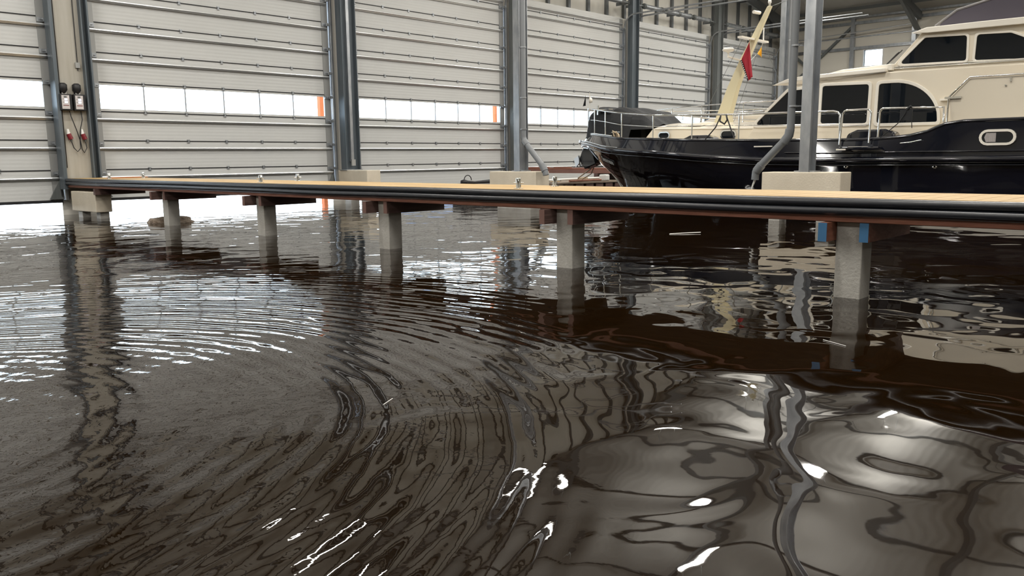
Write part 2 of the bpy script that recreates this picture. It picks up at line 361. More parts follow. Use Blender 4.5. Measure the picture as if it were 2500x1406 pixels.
# ---- sectional doors
Z0, PZ, NP, ZT = .29, .5635, 9, 5.68
def stiff(zs, x0, x1):
    prof = [(YW, zs+.028), (YW-.050, zs+.028), (YW-.066, zs+.020), (YW-.072, zs+.004), (YW-.064, zs-.010), (YW-.045, zs-.016), (YW-.040, zs-.030), (YW, zs-.034)]
    return MB().prism(prof, 'x', x0+.05, x1-.05)
def sectional_door(i, x0, x1):
    d = empty('door_%d' % i, ((x0+x1)/2, YW, Z0)); tag(d, kind='structure')
    W = x1-x0
    joints = [Z0+PZ*k for k in range(NP+1)]+[ZT]
    for k in range(NP+1):
        a, b_ = joints[k], joints[k+1]
        m = MB()
        if k == 3:
            m.box(x0+.17, x1-.17, YW, YW+.045, a+.004, a+.055).box(x0+.17, x1-.17, YW, YW+.045, b_-.05, b_-.004)
            m.build('window_frame', MAT['panel'], d)
            for q in range(7):
                xm = x0+.17+(W-.34)*q/6
                if 0 < q < 6: MB().box(xm-.014, xm+.014, YW-.005, YW+.04, a+.055, b_-.05).build('mullion', MAT['galv'], d)
                if q < 6: MB().box(xm, xm+(W-.34)/6, YW+.02, YW+.026, a+.055, b_-.05).build('window_pane', MAT['pane'], d)
        else:
            m.box(x0, x1, YW, YW+.05, a+.004, b_-.004).build('panel', MAT['panel'], d)
        if k != 4:
            zb = a+(.408 if k < 3 or k > 3 else 0)
        if k not in (3,):
            zs = b_-.155 if k != NP else a+.1
            stiff(zs, x0, x1).build('stiffener', MAT['galv_bright'], d) if k != 2 else None
        if k == 3 or k == 2:
            pass
    # bar under the window joint sits high on the panel below
    zs = joints[3]-.155
    stiff(zs, x0, x1).build('stiffener', MAT['galv_bright'], d)
    hinge = None; brk = {}
    for k in range(1, NP+1):
        z = joints[k]
        MB().box(x0+.17, x1-.17, YW-.008, YW+.02, z-.010, z+.010).build('panel_joint', MAT['black'], d)
        for q in range(1, 6):
            xm = x0+.17+(W-.34)*q/6
            if hinge is None:
                hinge = MB().box(xm-.03, xm+.03, YW-.02, YW, z-.034, z-.010).box(xm-.03, xm+.03, YW-.02, YW, z+.010, z+.034).box(xm-.012, xm+.012, YW-.022, YW, z-.03, z+.03).build('hinge', MAT['galv'], d); hx, hz = xm, z
            else:
                o = hinge.copy(); C.objects.link(o); o.location = hinge.location+Vector((xm-hx, 0, z-hz))
        for sx, xe in ((1, x0), (-1, x1)):
            if sx not in brk:
                m = MB().box(xe+sx*.02, xe+sx*.17, YW-.03, YW, z-.10, z-.02).box(xe, xe+sx*.05, YW-.10, YW-.01, z-.09, z-.03)
                m.tube([(xe-sx*.09, YW-.07, z-.06), (xe+sx*.13, YW-.07, z-.06)], .012, 8).lathe((xe-sx*.05, YW-.07, z-.06), [(0, -.015), (.03, -.015), (.03, .015), (0, .015)], 10, 'x')
                m.box(xe+sx*.06, xe+sx*.08, YW-.09, YW-.03, z-.10, z-.03)
                brk[sx] = (m.build('roller_bracket', MAT['galv'], d), z)
            else:
                o = brk[sx][0].copy(); C.objects.link(o); o.location = brk[sx][0].location+Vector((0, 0, z-brk[sx][1]))
    for sx, xe in ((1, x0), (-1, x1)):
        MB().box(xe, xe+sx*.17, YW-.012, YW+.02, Z0, ZT-.05).build('end_cap', MAT['panel_end'], d)
        # vertical track, bend and horizontal track towards the hall
        m = MB(); pts = [(xe-sx*.05, YW-.07, Z0), (xe-sx*.05, YW-.07, 5.35)]
        for k in range(1, 9):
            a = k/8*PI/2; pts.append((xe-sx*.05, YW-.07-.42*(1-math.cos(a)), 5.35+.42*math.sin(a)))
        pts.append((xe-sx*.05, YW-5.9, 5.80))
        m.tube(pts, .028, 6)
        m.box(xe-sx*.075, xe-sx*.035, YW-.10, YW+.06, Z0, 5.3)
        m.build('door_track', MAT['galv'], d)
        MB().tube([(xe+sx*.03, YW-.06, .36), (xe+sx*.0, YW-.11, 5.6)], .006, 5).build('lift_cable', MAT['black'], d)
        MB().prism([(xe-sx*.02, Z0+.02), (xe+sx*.24, Z0+.02), (xe+sx*.02, Z0+.42)], 'y', YW-.05, YW-.015).build('corner_bracket', MAT['steel_dark'], d)
    MB().box(x0, x1, YW-.015, YW+.06, Z0-.05, Z0+.004).build('bottom_seal', MAT['black'], d)
    sh = MB().tube([(x0-.1, YW-.2, 6.16), (x1+.1, YW-.2, 6.16)], .018, 8).build('spring_shaft', MAT['galv'], d)
    for xa, xb in ((x0+.35, x0+1.45), (x0+1.75, x0+2.6), (x1-2.6, x1-1.75), (x1-1.45, x1-.35)):
        MB().tube([(xa, YW-.2, 6.16), (xb, YW-.2, 6.16)], .08, 12).build('torsion_spring', MAT['galv'], sh)
        for xx in (xa, xb): MB().lathe((xx, YW-.2, 6.16), [(0, -.035), (.098, -.035), (.098, .035), (0, .035)], 12, 'x').build('spring_plug', MAT['steel_dark'], sh)
    for xx in (x0-.05, (x0+x1)/2, x1+.05): MB().box(xx-.012, xx+.012, YW-.26, YW+.3, 6.11, 6.21).build('shaft_bracket', MAT['steel_dark'], d)
    return d
for i in range(6): sectional_door(i+1, CX[i]+.335, CX[i+1]-.335)

# ---- steel columns and their foundation blocks
def block(label, x0, x1, y0, y1, z0, z1, piles, group=None):
    e = empty('foundation_block', ((x0+x1)/2, (y0+y1)/2, -.5)); tag(e, label, 'concrete block', group)
    MB().box(x0, x1, y0, y1, z0, z1).build('block_body', MAT['paleconcrete'], e, bevel=.012)
    for (a, b_, c, d_) in piles: MB().box(a, b_, c, d_, -.5, z0).build('support_pile', MAT['concrete'], e, bevel=.01)
    return e
block('low pale concrete block on two stub piles under the wall end of the wooden pier', 5.65, 5.93, 15.35, 16.5, .115, .475, [(5.68, 5.83, 16.1, 16.3), (5.74, 5.90, 15.42, 15.6)])
block('pale concrete block under the slate column between the second and third doors', 12.0, 12.4, 15.87, 17.06, .40, .74, [(12.05, 12.3, 15.95, 16.2), (12.05, 12.3, 16.6, 16.85)])
block('pale concrete block with a curved stain under the column beside the bow', 12.0, 12.4, 10.56, 11.81, .38, .73, [(12.05, 12.35, 10.75, 11.65)])
block('large pale concrete block in front of the navy hull, nearest to the boat cabin', 12.0, 12.4, 4.69, 5.91, .40, .74, [(12.05, 12.3, 5.62, 5.80), (12.05, 12.3, 4.85, 5.05)])
block('pale concrete block of the far column hidden behind the navy boat', 24.3, 24.7, 10.9, 12.1, .40, .74, [(24.35, 24.65, 11.2, 11.8)])

def hcol(label, x, y, z0, wd, dp, mt, axis, top=None, extra=None, group=None, base=True):
    """H section: axis 'x' has its two flanges facing -X/+X, axis 'y' facing the wall sides left/right seen through an open web"""
    e = empty('steel_column', (x, y, z0)); tag(e, label, 'column', group)
    top = top if top else roof_z(x)-.35
    t = .014
    if axis == 'x':
        MB().box(x-dp/2, x-dp/2+t, y-wd/2, y+wd/2, z0, top).build('flange', mt, e)
        MB().box(x+dp/2-t, x+dp/2, y-wd/2, y+wd/2, z0, top).build('flange', mt, e)
        MB().box(x-dp/2+t, x+dp/2-t, y-t/2, y+t/2, z0, top).build('web', mt, e)
    else:
        MB().box(x-wd/2, x-wd/2+t, y-dp/2, y+dp/2, z0, top).build('flange', mt, e)
        MB().box(x+wd/2-t, x+wd/2, y-dp/2, y+dp/2, z0, top).build('flange', mt, e)
        MB().box(x-wd/2+t, x+wd/2-t, y-.01, y+.01, z0, top).build('web', mt, e)
    if base: MB().box(x-wd/2-.03, x+wd/2+.03, y-dp/2-.03, y+dp/2+.03, z0, z0+.02).build('base_plate', MAT['galv'], e)
    return e
c1 = hcol('tall slate steel column with a pale middle strip between second and third doors', 12.22, 16.78, .74, .42, .22, MAT['slate'], 'y')
MB().box(12.17, 12.25, 16.69, 16.77, .95, 11).build('cable_duct', MAT['galv'], c1)
MB().box(12.16, 12.27, 16.66, 16.70, .85, 1.0).build('junction_box', MAT['panel_end'], c1)
hcol('grey steel wall column behind the inner column with the downpipe near the bow', 18.33, 16.85, .3, .42, .2, MAT['steel_dark'], 'y', base=False)
hcol('dark grey wall column rising behind the black bow cover', 24.28, 16.85, .3, .40, .2, MAT['slate'], 'y', base=False)
hcol('grey wall column just left of the cream mast', 30.1, 16.85, .3, .40, .2, MAT['steel_dark'], 'y', base=False)
hcol('wall column at the far corner where the doors end', 35.9, 16.85, .3, .40, .2, MAT['steel_dark'], 'y', base=False)
hcol('galvanised inner column with a drainpipe, standing just left of the bow', 12.2, 11.12, .73, .15, .26, MAT['galv'], 'x')
hcol('thick galvanised inner column in front of the boat cabin windows', 12.2, 5.28, .74, .15, .26, MAT['galv'], 'x')
hcol('galvanised column with a thin pipe standing beyond the cabin roof', 24.5, 11.5, .74, .15, .26, MAT['galv'], 'x')
c0 = empty('steel_column', (6.0, 16.8, .5)); tag(c0, 'beige-clad steel column carrying two control boxes at the pier end', 'column')
MB().box(5.70, 6.17, 16.82, 16.90, .5, 9.9).build('cladding', MAT['beige'], c0)
MB().box(5.64, 5.70, 16.74, 17.0, .5, 9.9).build('flange', MAT['slate'], c0)
m = MB().box(6.17, 6.19, 16.70, 17.0, .5, 9.9).box(6.19, 6.30, 16.86, 16.92, .5, 9.9).box(6.30, 6.33, 16.74, 17.0, .5, 9.9); m.build('flange', MAT['slate'], c0)
MB().tube([(5.735, 16.80, .9), (5.735, 16.80, 6)], .008, 5).build('cable', MAT['black'], c0)
MB().tube([(6.08, 16.80, 2.7), (6.08, 16.80, 6)], .008, 5).build('cable', MAT['black'], c0)
MB().box(6.04, 6.12, 16.78, 16.82, 2.75, 2.85).build('junction_box', MAT['panel_end'], c0)

# ---- control boxes, plugs
def control_box(x, label):
    e = empty('control_box', (x, 16.78, 1.96)); tag(e, label, 'control box', 'pair of control boxes on the beige column')
    MB().box(x-.105, x+.105, 16.70, 16.82, 1.96, 2.26).build('housing', MAT['black'], e, bevel=.01)
    MB().box(x-.08, x+.055, 16.692, 16.705, 1.985, 2.235).build('face_plate', MAT['face'], e)
    MB().box(x-.03, x+.02, 16.688, 16.693, 2.09, 2.125).box(x-.03, x+.02, 16.688, 16.693, 2.14, 2.175).build('display', MAT['led'], e)
    MB().box(x-.04, x+.01, 16.688, 16.693, 2.19, 2.22).build('name_plate', MAT['steel_dark'], e)
    for zb in (2.10, 2.16): MB().box(x-.062, x-.05, 16.688, 16.693, zb, zb+.012).build('push_button', MAT['steel_dark'], e)
    MB().box(x-.06, x+.04, 16.688, 16.693, 2.045, 2.055).build('red_marking', MAT['redplastic'], e)
    MB().lathe((x-.02, 16.76, 2.30), [(0, -.03), (.05, -.03), (.05, 0), (.075, .03), (.075, .13), (.04, .16), (0, .16)], 14).build('warning_light', MAT['black'], e)
    MB().box(x-.055, x+.02, 16.72, 16.80, 2.26, 2.285).build('lamp_base', MAT['white'], e)
    return e
control_box(5.79, 'left of two black-framed control boxes on the beige column')
control_box(6.03, 'right of two black-framed control boxes, beside the blue-grey flange')
def plug(x, z, pts, label):
    e = empty('power_connector', (x, 16.78, z)); tag(e, label, 'plug', 'hanging red industrial plugs')
    MB().tube([(x-.01, 16.77, z+.15), (x, 16.77, z+.06)], [.02, .035], 12).build('collar', MAT['white'], e)
    MB().tube([(x, 16.77, z+.06), (x+.035, 16.76, z-.04)], .042, 12).build('plug_body', MAT['redplastic'], e)
    MB().tube([(x+.035, 16.76, z-.04), (x+.04, 16.77, z-.08)], .02, 8).build('cable_gland', MAT['steel_dark'], e)
    MB().tube(pts, .008, 6).build('cable', MAT['black'], e)
plug(5.80, 1.47, [(5.84, 16.77, 1.39), (5.87, 16.76, 1.27), (5.93, 16.76, 1.20), (5.985, 16.76, 1.26), (5.99, 16.76, 1.42), (5.94, 16.76, 1.62), (5.87, 16.76, 1.85), (5.86, 16.78, 1.95)], 'red and white plug hanging under the left control box')
plug(6.05, 1.47, [(6.09, 16.77, 1.39), (6.10, 16.76, 1.27), (6.05, 16.76, 1.18), (6.01, 16.75, 1.24), (5.99, 16.75, 1.42), (6.01, 16.75, 1.62), (6.06, 16.75, 1.80), (6.06, 16.78, 1.95)], 'red and white plug hanging under the right control box')
e = empty('switch_box', (18.05, 16.6, 2.0)); tag(e, 'small white-faced switch box with hanging plug cable beside the drainpipe column', 'switch box')
MB().box(17.98, 18.16, 16.55, 16.7, 1.95, 2.3).build('housing', MAT['black'], e)
MB().box(18.0, 18.14, 16.54, 16.555, 2.0, 2.26).build('face_plate', MAT['face'], e)
MB().tube([(18.07, 16.6, 1.95), (18.02, 16.6, 1.6), (18.1, 16.6, 1.25), (18.14, 16.6, 1.6), (18.08, 16.6, 1.7)], .012, 6).build('cable', MAT['black'], e)
MB().tube([(18.08, 16.58, 1.72), (18.10, 16.58, 1.55)], .045, 10).build('plug_body', MAT['redplastic'], e)

# ---- rain pipes
def downpipe(label, pts, r, clamps, cx, cy):
    e = empty('drainpipe', pts[-1]); tag(e, label, 'drainpipe')
    MB().tube(pts, r, 16).build('pipe', MAT['grey_pvc'], e)
    for p, q in zip(clamps, clamps):
        MB().tube([(pts[0][0], pts[0][1], p-.012), (pts[0][0], pts[0][1], p+.012)], r+.008, 16).bar((pts[0][0], pts[0][1], p), (cx, cy, p), .02, .02).build('clamp', MAT['galv'], e)
    return e
d1 = downpipe('grey drainpipe on the column beside the bow, kicked sideways over its block', [(12.14, 11.0, 9.5), (12.14, 11.0, 1.40), (12.14, 10.98, 1.34), (12.12, 10.90, 1.26), (12.08, 10.45, .84), (12.08, 10.40, .78), (12.08, 10.37, .66)], .058, [3.1, 2.15, 1.55], 12.2, 11.06)
MB().tube([(12.139, 10.975, 1.32), (12.12, 10.88, 1.235)], .068, 16).build('pipe_joint', MAT['grey_pvc'], d1)
MB().tube([(12.08, 10.47, .86), (12.08, 10.39, .74)], .068, 16).build('pipe_joint', MAT['grey_pvc'], d1)
d2 = downpipe('grey drainpipe on the column before the cabin, bent left over the large block', [(12.1, 5.50, 9.5), (12.1, 5.52, 1.40), (12.1, 5.54, 1.30), (12.1, 5.60, 1.22), (12.06, 5.98, .82), (12.06, 6.04, .74), (12.06, 6.05, .62)], .058, [4.2, 2.6, 1.72], 12.2, 5.35)
MB().tube([(12.1, 5.53, 1.38), (12.1, 5.545, 1.29), (12.1, 5.62, 1.19)], .068, 16).build('pipe_joint', MAT['grey_pvc'], d2)
MB().tube([(12.06, 5.95, .85), (12.06, 6.03, .75)], .068, 16).build('pipe_joint', MAT['grey_pvc'], d2)
MB().tube([(12.06, 6.05, .62), (12.05, 6.09, .50), (12.05, 6.10, .40)], [.02, .012, .004], 8).build('hanging_strip', MAT['white'], d2)
downpipe('thin grey drainpipe on the far column beyond the cabin roof', [(24.42, 11.28, 8), (24.42, 11.28, .9)], .055, [5.6, 4.4, 3.2], 24.5, 11.4)

# ------------------------------------------------------------------ the wooden pier
PX0, PX1, PY0, PY1, PT = 5.70, 6.70, -3.0, 16.75, .705
pier = empty('wooden_pier', (6.2, 7, PT)); tag(pier, 'long wooden pier with pine deck and black rubber rub strips crossing the water', 'pier')
dk = MB(); y = PY0
while y < PY1:
    dk.box(PX0, PX1, y, min(y+.137, PY1), PT-.035, PT); y += .142
dk.build('deck', MAT['deckwood'], pier)
MB().box(PX0+.0, PX0+.05, PY0, PY1, PT-.165, PT-.035).box(PX1-.05, PX1, PY0, PY1, PT-.165, PT-.035).build('edge_board', MAT['redwood'], pier)
MB().box(PX0+.02, PX1-.02, PY0, PY1, .535, .56).box(6.15, 6.25, PY0, PY1, .54, .67).build('stringer', MAT['redwood'], pier)
def wob(y, a, ph): return a*math.sin(y*1.1+ph)+a*.6*math.sin(y*2.3+ph*2)
for zz, r_, ph, nm in ((PT-.033, .030, 0, 'rubber_fender'), (PT-.089, .030, 2, 'rubber_fender')):
    pts = [(PX0-.022, PY0+(PY1-PY0)*k/90, zz+wob(PY0+(PY1-PY0)*k/90, .003, ph)) for k in range(91)]
    MB().tube(pts, r_, 14).build(nm, MAT['rubber'], pier)
MB().box(PX0-.012, PX0, PY0, PY1, PT-.125, PT-.002).build('fender_backing', MAT['rubber'], pier)
PILES = [(2.08, 'square concrete pile with stained face under the blue-ended beams, nearest the camera'),
         (4.64, 'square concrete pile in front of the bow reflection, second from the blue-ended beams'),
         (7.26, 'square concrete pile of the pier between the bow block and slate column'),
         (9.9, 'square concrete pile of the pier standing below the second door'),
         (12.75, 'farthest small square pier pile, rising beside the floating rock'),
         (-.52, 'square concrete pile under the pier end outside the picture')]
for i, (py, lab) in enumerate(PILES):
    w_ = .185
    o = MB().box(5.765, 5.765+w_, py, py+w_, -.6, .534).build('concrete_pile', MAT['concrete'], bevel=.008); tag(o, lab, 'pile')
    for q, yy in enumerate((py-.06, py+w_+.0)):
        blue = (i == 0)
        MB().box(5.70 if q == 0 else 5.60, 6.55, yy, yy+.06, .405, .535).build('cross_beam', MAT['redwood'] if blue else MAT['darkwood'], pier)
        x_ = 5.70 if q == 0 else 5.60
        cap = MB().box(x_-.004, x_, yy, yy+.06, .405, .535).build('beam_end', MAT['bluepaint'] if blue else MAT['endwood'], pier)
        if blue: cap['label'] = 'blue painted beam end'
MB().box(5.62, 6.5, 15.25, 15.33, .43, .535).build('cross_beam', MAT['darkwood'], pier)

def bollard(x, y, label):
    e = empty('mooring_bollard', (x, y, PT)); tag(e, label, 'bollard', 'stainless bollards along the pier')
    MB().lathe((x, y, PT), [(0, 0), (.045, 0), (.045, .006), (.026, .008)], 18).build('base_flange', MAT['chrome'], e)
    MB().lathe((x, y, PT), [(.024, .006), (.024, .098), (.021, .103), (0, .103)], 20).build('post', MAT['chrome'], e)
    MB().tube([(x-.035, y+.035, PT+.055), (x+.035, y-.035, PT+.055)], .006, 8).build('cross_pin', MAT['chrome'], e)
for x, y, l in ((5.86, 5.38, 'chrome bollard on the near pier edge in front of the bow-side concrete block'),
                (6.50, 5.46, 'chrome bollard on the far pier edge just right of the bow-side concrete block'),
                (5.86, 10.1, 'chrome bollard on the near pier edge in front of the second door'),
                (6.50, 10.2, 'chrome bollard on the far pier edge, left of the slate column block'),
                (5.86, 15.2, 'chrome bollard at the pier end in front of the beige column'),
                (6.50, 15.3, 'chrome bollard at the pier end on the orange-brown board side')):
    bollard(x, y, l)
o = MB().box(6.0, 6.75, 15.6, 15.75, PT, PT+.02).build('loose_board', mat('orange_brown_board', (.42, .17, .07), .7)); tag(o, 'orange-brown loose board lying across the pier end', 'board'); o.rotation_euler = (0, 0, .25)

# rock awash
bm = bmesh.new(); bmesh.ops.create_icosphere(bm, subdivisions=3, radius=1)
for v in bm.verts:
    n = v.co.copy(); k = 1+.13*math.sin(5*n.x+1)*math.cos(4*n.y)+.09*math.sin(9*n.z+3*n.x)
    v.co = Vector((n.x*.37*k, n.y*.22*k, n.z*.13*k*(1-.5*math.exp(-(n.x*3)**2))))
me = bpy.data.meshes.new('rock'); bm.to_mesh(me); bm.free(); me.materials.append(MAT['stone'])
rk = bpy.data.objects.new('rock', me); C.objects.link(rk); rk.location = (6.12, 13.45, .0); rk.rotation_euler = (0, 0, -.75)
for p in me.polygons: p.use_smooth = True
tag(rk, 'low brown mottled rock breaking the water behind the farthest pier pile', 'rock')


# ------------------------------------------------------------------ far pier, raft and clutter
fp = empty('wooden_pier', (18.4, 14, .70)); tag(fp, 'red-brown far pier seen under the bow of the navy boat', 'pier')
MB().box(17.9, 18.9, 2, 16.6, .66, .70).build('deck', MAT['redwood'], fp)
MB().box(17.88, 17.93, 2, 16.6, .56, .66).build('edge_board', mat('faded_redwood', (.27, .14, .11), .7, vary=(3, (.20, .09, .07), .8, (1, 1, 1))), fp)
for y in (16.2, 13.6, 11, 8.4, 5.8): MB().box(18.1, 18.3, y, y+.2, -.5, .66).build('support_pile', MAT['concrete'], fp)
MB().box(17.85, 18.9, 13.5, 13.62, .36, .56).build('cross_beam', MAT['darkwood'], fp)
for y0, y1 in ((16.1, 15.4), (15.1, 14.6)):
    o = MB().bar((17.95, y0, .715), (18.1, y1, .715), .09, .025).build('loose_plank', MAT['redwood']); tag(o, 'short red plank left on the far pier, '+('nearer the door' if y0 > 15.5 else 'nearer the bow'), 'plank', 'short planks on the far pier')
rf = empty('work_raft', (16.2, 13.2, 0)); tag(rf, 'low weathered work raft moored below the navy bow', 'raft')
MB().box(14.85, 17.6, 12.5, 14.0, .36, .40).build('raft_deck', mat('weathered_plank', (.30, .25, .20), .8, vary=(7, (.20, .14, .10), 1, (.4, 4, 1))), rf)
m = MB()
for k in range(7): m.box(14.9+k*.4, 15.2+k*.4, 12.52, 13.98, -.1, .36)
m.build('raft_float', MAT['darkwood'], rf)
for k, (a, b_, mt, nm, lab) in enumerate((((15.0, 13.5, .43), (17.2, 12.9, .47), 'white', 'boat_hook', 'long pale pole lying on the raft below the bow'),
        ((14.95, 13.9, .43), (15.7, 13.8, .43), 'white', 'short_pole', 'short white pole on the raft behind the blue buoy'),
        ((15.5, 12.56, .43), (16.75, 12.56, .43), 'redwood', 'plank', 'red-brown plank lying along the raft front'),
        ((15.1, 12.85, .43), (15.75, 13.05, .43), 'chrome', 'metal_tube', 'short shiny tube on the raft near the front edge'))):
    o = MB().tube([a, b_], .025, 8).build(nm, MAT[mt]); tag(o, lab, 'pole' if mt != 'redwood' else 'plank')
o = MB().lathe((15.45, 13.6, .40), [(0, 0), (.10, .01), (.155, .06), (.165, .13), (.14, .20), (.08, .245), (0, .26)], 18).build('mooring_buoy', MAT['blueplastic']); tag(o, 'dark blue round buoy resting on the raft below the bow', 'buoy')
cr = MB(); pts = []
for k in range(60):
    a = k*.55; pts.append((16.4+.14*math.cos(a), 12.86+.10*math.sin(a), .42+.0012*k))
o = cr.tube(pts, .014, 6).build('coiled_rope', MAT['rope']); tag(o, 'beige rope coiled on the raft deck under the bow', 'rope')
o = MB().tube([(15.35, 11.62, .98), (15.6, 12.0, .72), (15.9, 12.6, .50), (16.1, 12.80, .425)], .014, 6).tube([(15.38, 11.62, .98), (15.75, 12.1, .60), (16.15, 12.75, .425)], .012, 6).build('mooring_rope', MAT['rope']); tag(o, 'pair of slack beige mooring lines hanging from the bow to the raft', 'rope')
o = MB().box(16.85, 17.05, 12.5, 12.7, .40, .56).build('white_jug', MAT['white'], bevel=.03); tag(o, 'small white plastic jug at the raft corner touching the stem', 'jug')
fl = empty('floating_beam', (15.4, 15.3, 0)); tag(fl, 'dark floating beam beside the slate column block, left of the bow block', 'beam')
MB().box(14.35, 16.7, 15.15, 15.45, -.1, .30).build('beam_body', MAT['black'], fl)
MB().box(14.33, 16.7, 15.13, 15.47, .30, .335).build('beam_cap', mat('grey_timber_cap', (.30, .27, .24), .8), fl)
m = MB().tube([(14.6, 15.3, .40), (15.0, 15.3, .38), (15.6, 15.3, .40), (16.3, 15.25, .37)], [.05, .03, .045, .03], 8)
m.tube([(14.75+.13*math.cos(a*.39), 15.3, .44+.13*math.sin(a*.39)) for a in range(0, 12)], .012, 6).lathe((14.62, 15.3, .34), [(0, 0), (.10, .02), (.09, .1), (0, .13)], 10)
o = m.build('black_hose', MAT['black']); tag(o, 'black hose with an upright loop lying on the dark floating beam', 'hose')
for a, b_, lab in (((9.15, 5.75, .004), (9.5, 5.50, .012), 'thin white stick floating on the dark hull reflection'),
                   ((4.35, 1.75, .003), (4.28, 1.60, .003), 'tiny pale straw floating in the smooth water at the right'),
                   ((2.02, 2.62, .002), (2.10, 2.66, .002), 'tiny pale straw floating among the ripples in the middle')):
    o = MB().tube([a, b_], .007 if a[0] > 5 else .002, 5).build('floating_stick', MAT['white']); tag(o, lab, 'stick')

# ------------------------------------------------------------------ the navy motor yacht
XC = 15.4; TIP = 12.0
boat = empty('motor_yacht', (XC, 5, 0)); tag(boat, 'navy blue and cream steel motor yacht with tinted windows, moored behind the pier', 'boat')
SHEER = [(12.1, 1.50), (11.0, 1.47), (10.6, 1.43), (10.26, 1.40), (9.97, 1.365), (9.4, 1.34), (8.7, 1.31), (8.2, 1.285), (6.8, 1.25), (5.3, 1.225), (4.9, 1.225), (4.6, 1.235), (4.4, 1.25), (4.2, 1.27), (4.05, 1.30), (3.9, 1.36), (3.8, 1.41), (3.7, 1.445), (3.5, 1.46), (2.7, 1.465), (-3, 1.50)]
RAIL = [(12.1, 1.33), (11.06, 1.28), (10.8, 1.245), (10.4, 1.18), (10, 1.14), (9.45, 1.10), (8.96, 1.075), (7.9, .99), (6.75, .925), (5.7, .91), (2.7, .91), (-3, .95)]
def bd(y, tip=TIP, off=0, B=2.0):
    u = min(max((tip-y)/4, 0), 1); return max(B*(1-(1-u)**2)**.7-off, 0)
LV = [('rail', TIP-.02, 2.0, 4.0, .7), (.80, 11.38, 1.97, 4.0, .66), (.50, 11.07, 1.94, 4.9, .80), (.20, 10.85, 1.90, 6.0, 1.0), (-.1, 10.6, 1.8, 6.4, 1.05), (-.5, 10.0, 1.2, 6.8, 1.1), (-.75, 9.4, .05, 7, 1.1)]
def hull_b(y, z):
    pr = None
    for lv in LV:
        u = min(max((lv[1]-y)/lv[3], 0), 1); b_ = lv[2]*(1-(1-u)**2)**lv[4]
        zz = lerp_table(RAIL, y) if lv[0] == 'rail' else min(lv[0], lerp_table(RAIL, y)-.1)
        if pr and zz <= z <= pr[0]: return b_+(pr[1]-b_)*(z-zz)/(pr[0]-zz)
        pr = (zz, b_)
    return 0
def halfhull(sg):
    m = MB(); NS = 60; rows = []
    ss = [(k/NS)**1.8 for k in range(NS+1)]
    for lv in LV:
        row = []
        for s in ss:
            y = lv[1]-s*(lv[1]+3); u = min(max((lv[1]-y)/lv[3], 0), 1); b_ = lv[2]*(1-(1-u)**2)**lv[4]
            z = lerp_table(RAIL, y) if lv[0] == 'rail' else min(lv[0], lerp_table(RAIL, y)-.1)
            row.append((XC+sg*b_, y, z))
        rows.append(row)
    m.grid(rows)
    m2 = []
    for top in (0, .5, 1):
        row = []
        for s in ss:
            t_ = TIP-.02-.13*top; y = t_-s*(t_+3); row.append((XC+sg*bd(y, t_, .0+.05*top), y, lerp_table(RAIL, y)*(1-top)+lerp_table(SHEER, y)*top))
        m2.append(row)
    m.grid(m2); return m
hm = halfhull(-1); h2 = halfhull(1); hm.add(h2.v, h2.f, True); hm.sm = [True]*len(hm.f)
hm.prism([(XC-1.95, -.5), (XC+1.95, -.5), (XC+1.95, 1.5), (XC-1.95, 1.5)], 'y', -3.02, -2.98)
hull = hm.build('hull', MAT['hull'], boat)
def edge_curve(tab, off, tip, dz=0, n=80, ymin=-3, B=2.0, sg=-1):
    return [(XC+sg*bd(y, tip, off, B), y, lerp_table(tab, y)+dz) for y in [tip-(k/n)**1.7*(tip-ymin) for k in range(n+1)]]
def both(tab, off, tip, dz=0): 
    a = edge_curve(tab, off, tip, dz); b_ = edge_curve(tab, off, tip, dz, sg=1); return list(reversed(a))+b_[1:]
MB().tube(both(RAIL, -.035, TIP+.02, 0), .048, 10).build('rubbing_strake', MAT['hull'], boat)
MB().tube(both(RAIL, -.02, TIP+.0, -.085), .014, 6).build('lower_moulding', MAT['hull'], boat)
MB().tube(both(SHEER, .06, TIP-.15, 0), .028, 8).build('bulwark_cap', MAT['hull'], boat)
MB().tube([(XC-2.01, y, lerp_table(RAIL, y)+.115+.0*y) for y in [6.2-k*.3 for k in range(31)]], .012, 6).build('upper_moulding', MAT['hull'], boat)
bow = [q for q in both(RAIL, -.05, TIP+.04, .05) if q[1] > 9.8]
MB().tube(bow, .010, 6).build('chrome_bow_strip', MAT['chrome'], boat)
bow = [q for q in both(SHEER, .05, TIP-.14, .03) if q[1] > 10.2]
MB().tube(bow, .013, 6).build('bow_rail_strip', MAT['chrome'], boat)
MB().tube([(XC, 11.93, 1.26), (XC, 11.66, 1.07), (XC, 11.41, .80), (XC, 11.1, .5), (XC, 10.87, .2), (XC, 10.7, 0)], .022, 8).build('stem_guard', MAT['creamlight'], boat)
dm = MB(); a = edge_curve(SHEER, .08, TIP-.15, -.09); b_ = edge_curve(SHEER, .08, TIP-.15, -.09, sg=1)
dm.grid([a, b_], False); dm.build('side_deck', MAT['cream'], boat)
# anchor pocket with the anchor at the stem
m = MB().prism([(11.72, 1.17), (11.98, 1.20), (12.10, .93), (11.93, .72), (11.60, .84)], 'x', XC-.13, XC+.13); m.build('anchor_plate', MAT['hull'], boat, bevel=.02)
MB().tube([(XC-.15, 12.12, .98), (XC, 12.16, .80), (XC+.15, 12.12, .98)], .025, 8).tube([(XC, 12.14, .80), (XC, 11.65, .86)], .025, 8).prism([(12.05, 1.03), (12.19, .96), (12.13, .76), (12.03, .86)], 'x', XC-.20, XC-.16).prism([(12.05, 1.03), (12.19, .96), (12.13, .76), (12.03, .86)], 'x', XC+.16, XC+.20).build('anchor', MAT['galv_bright'], boat)
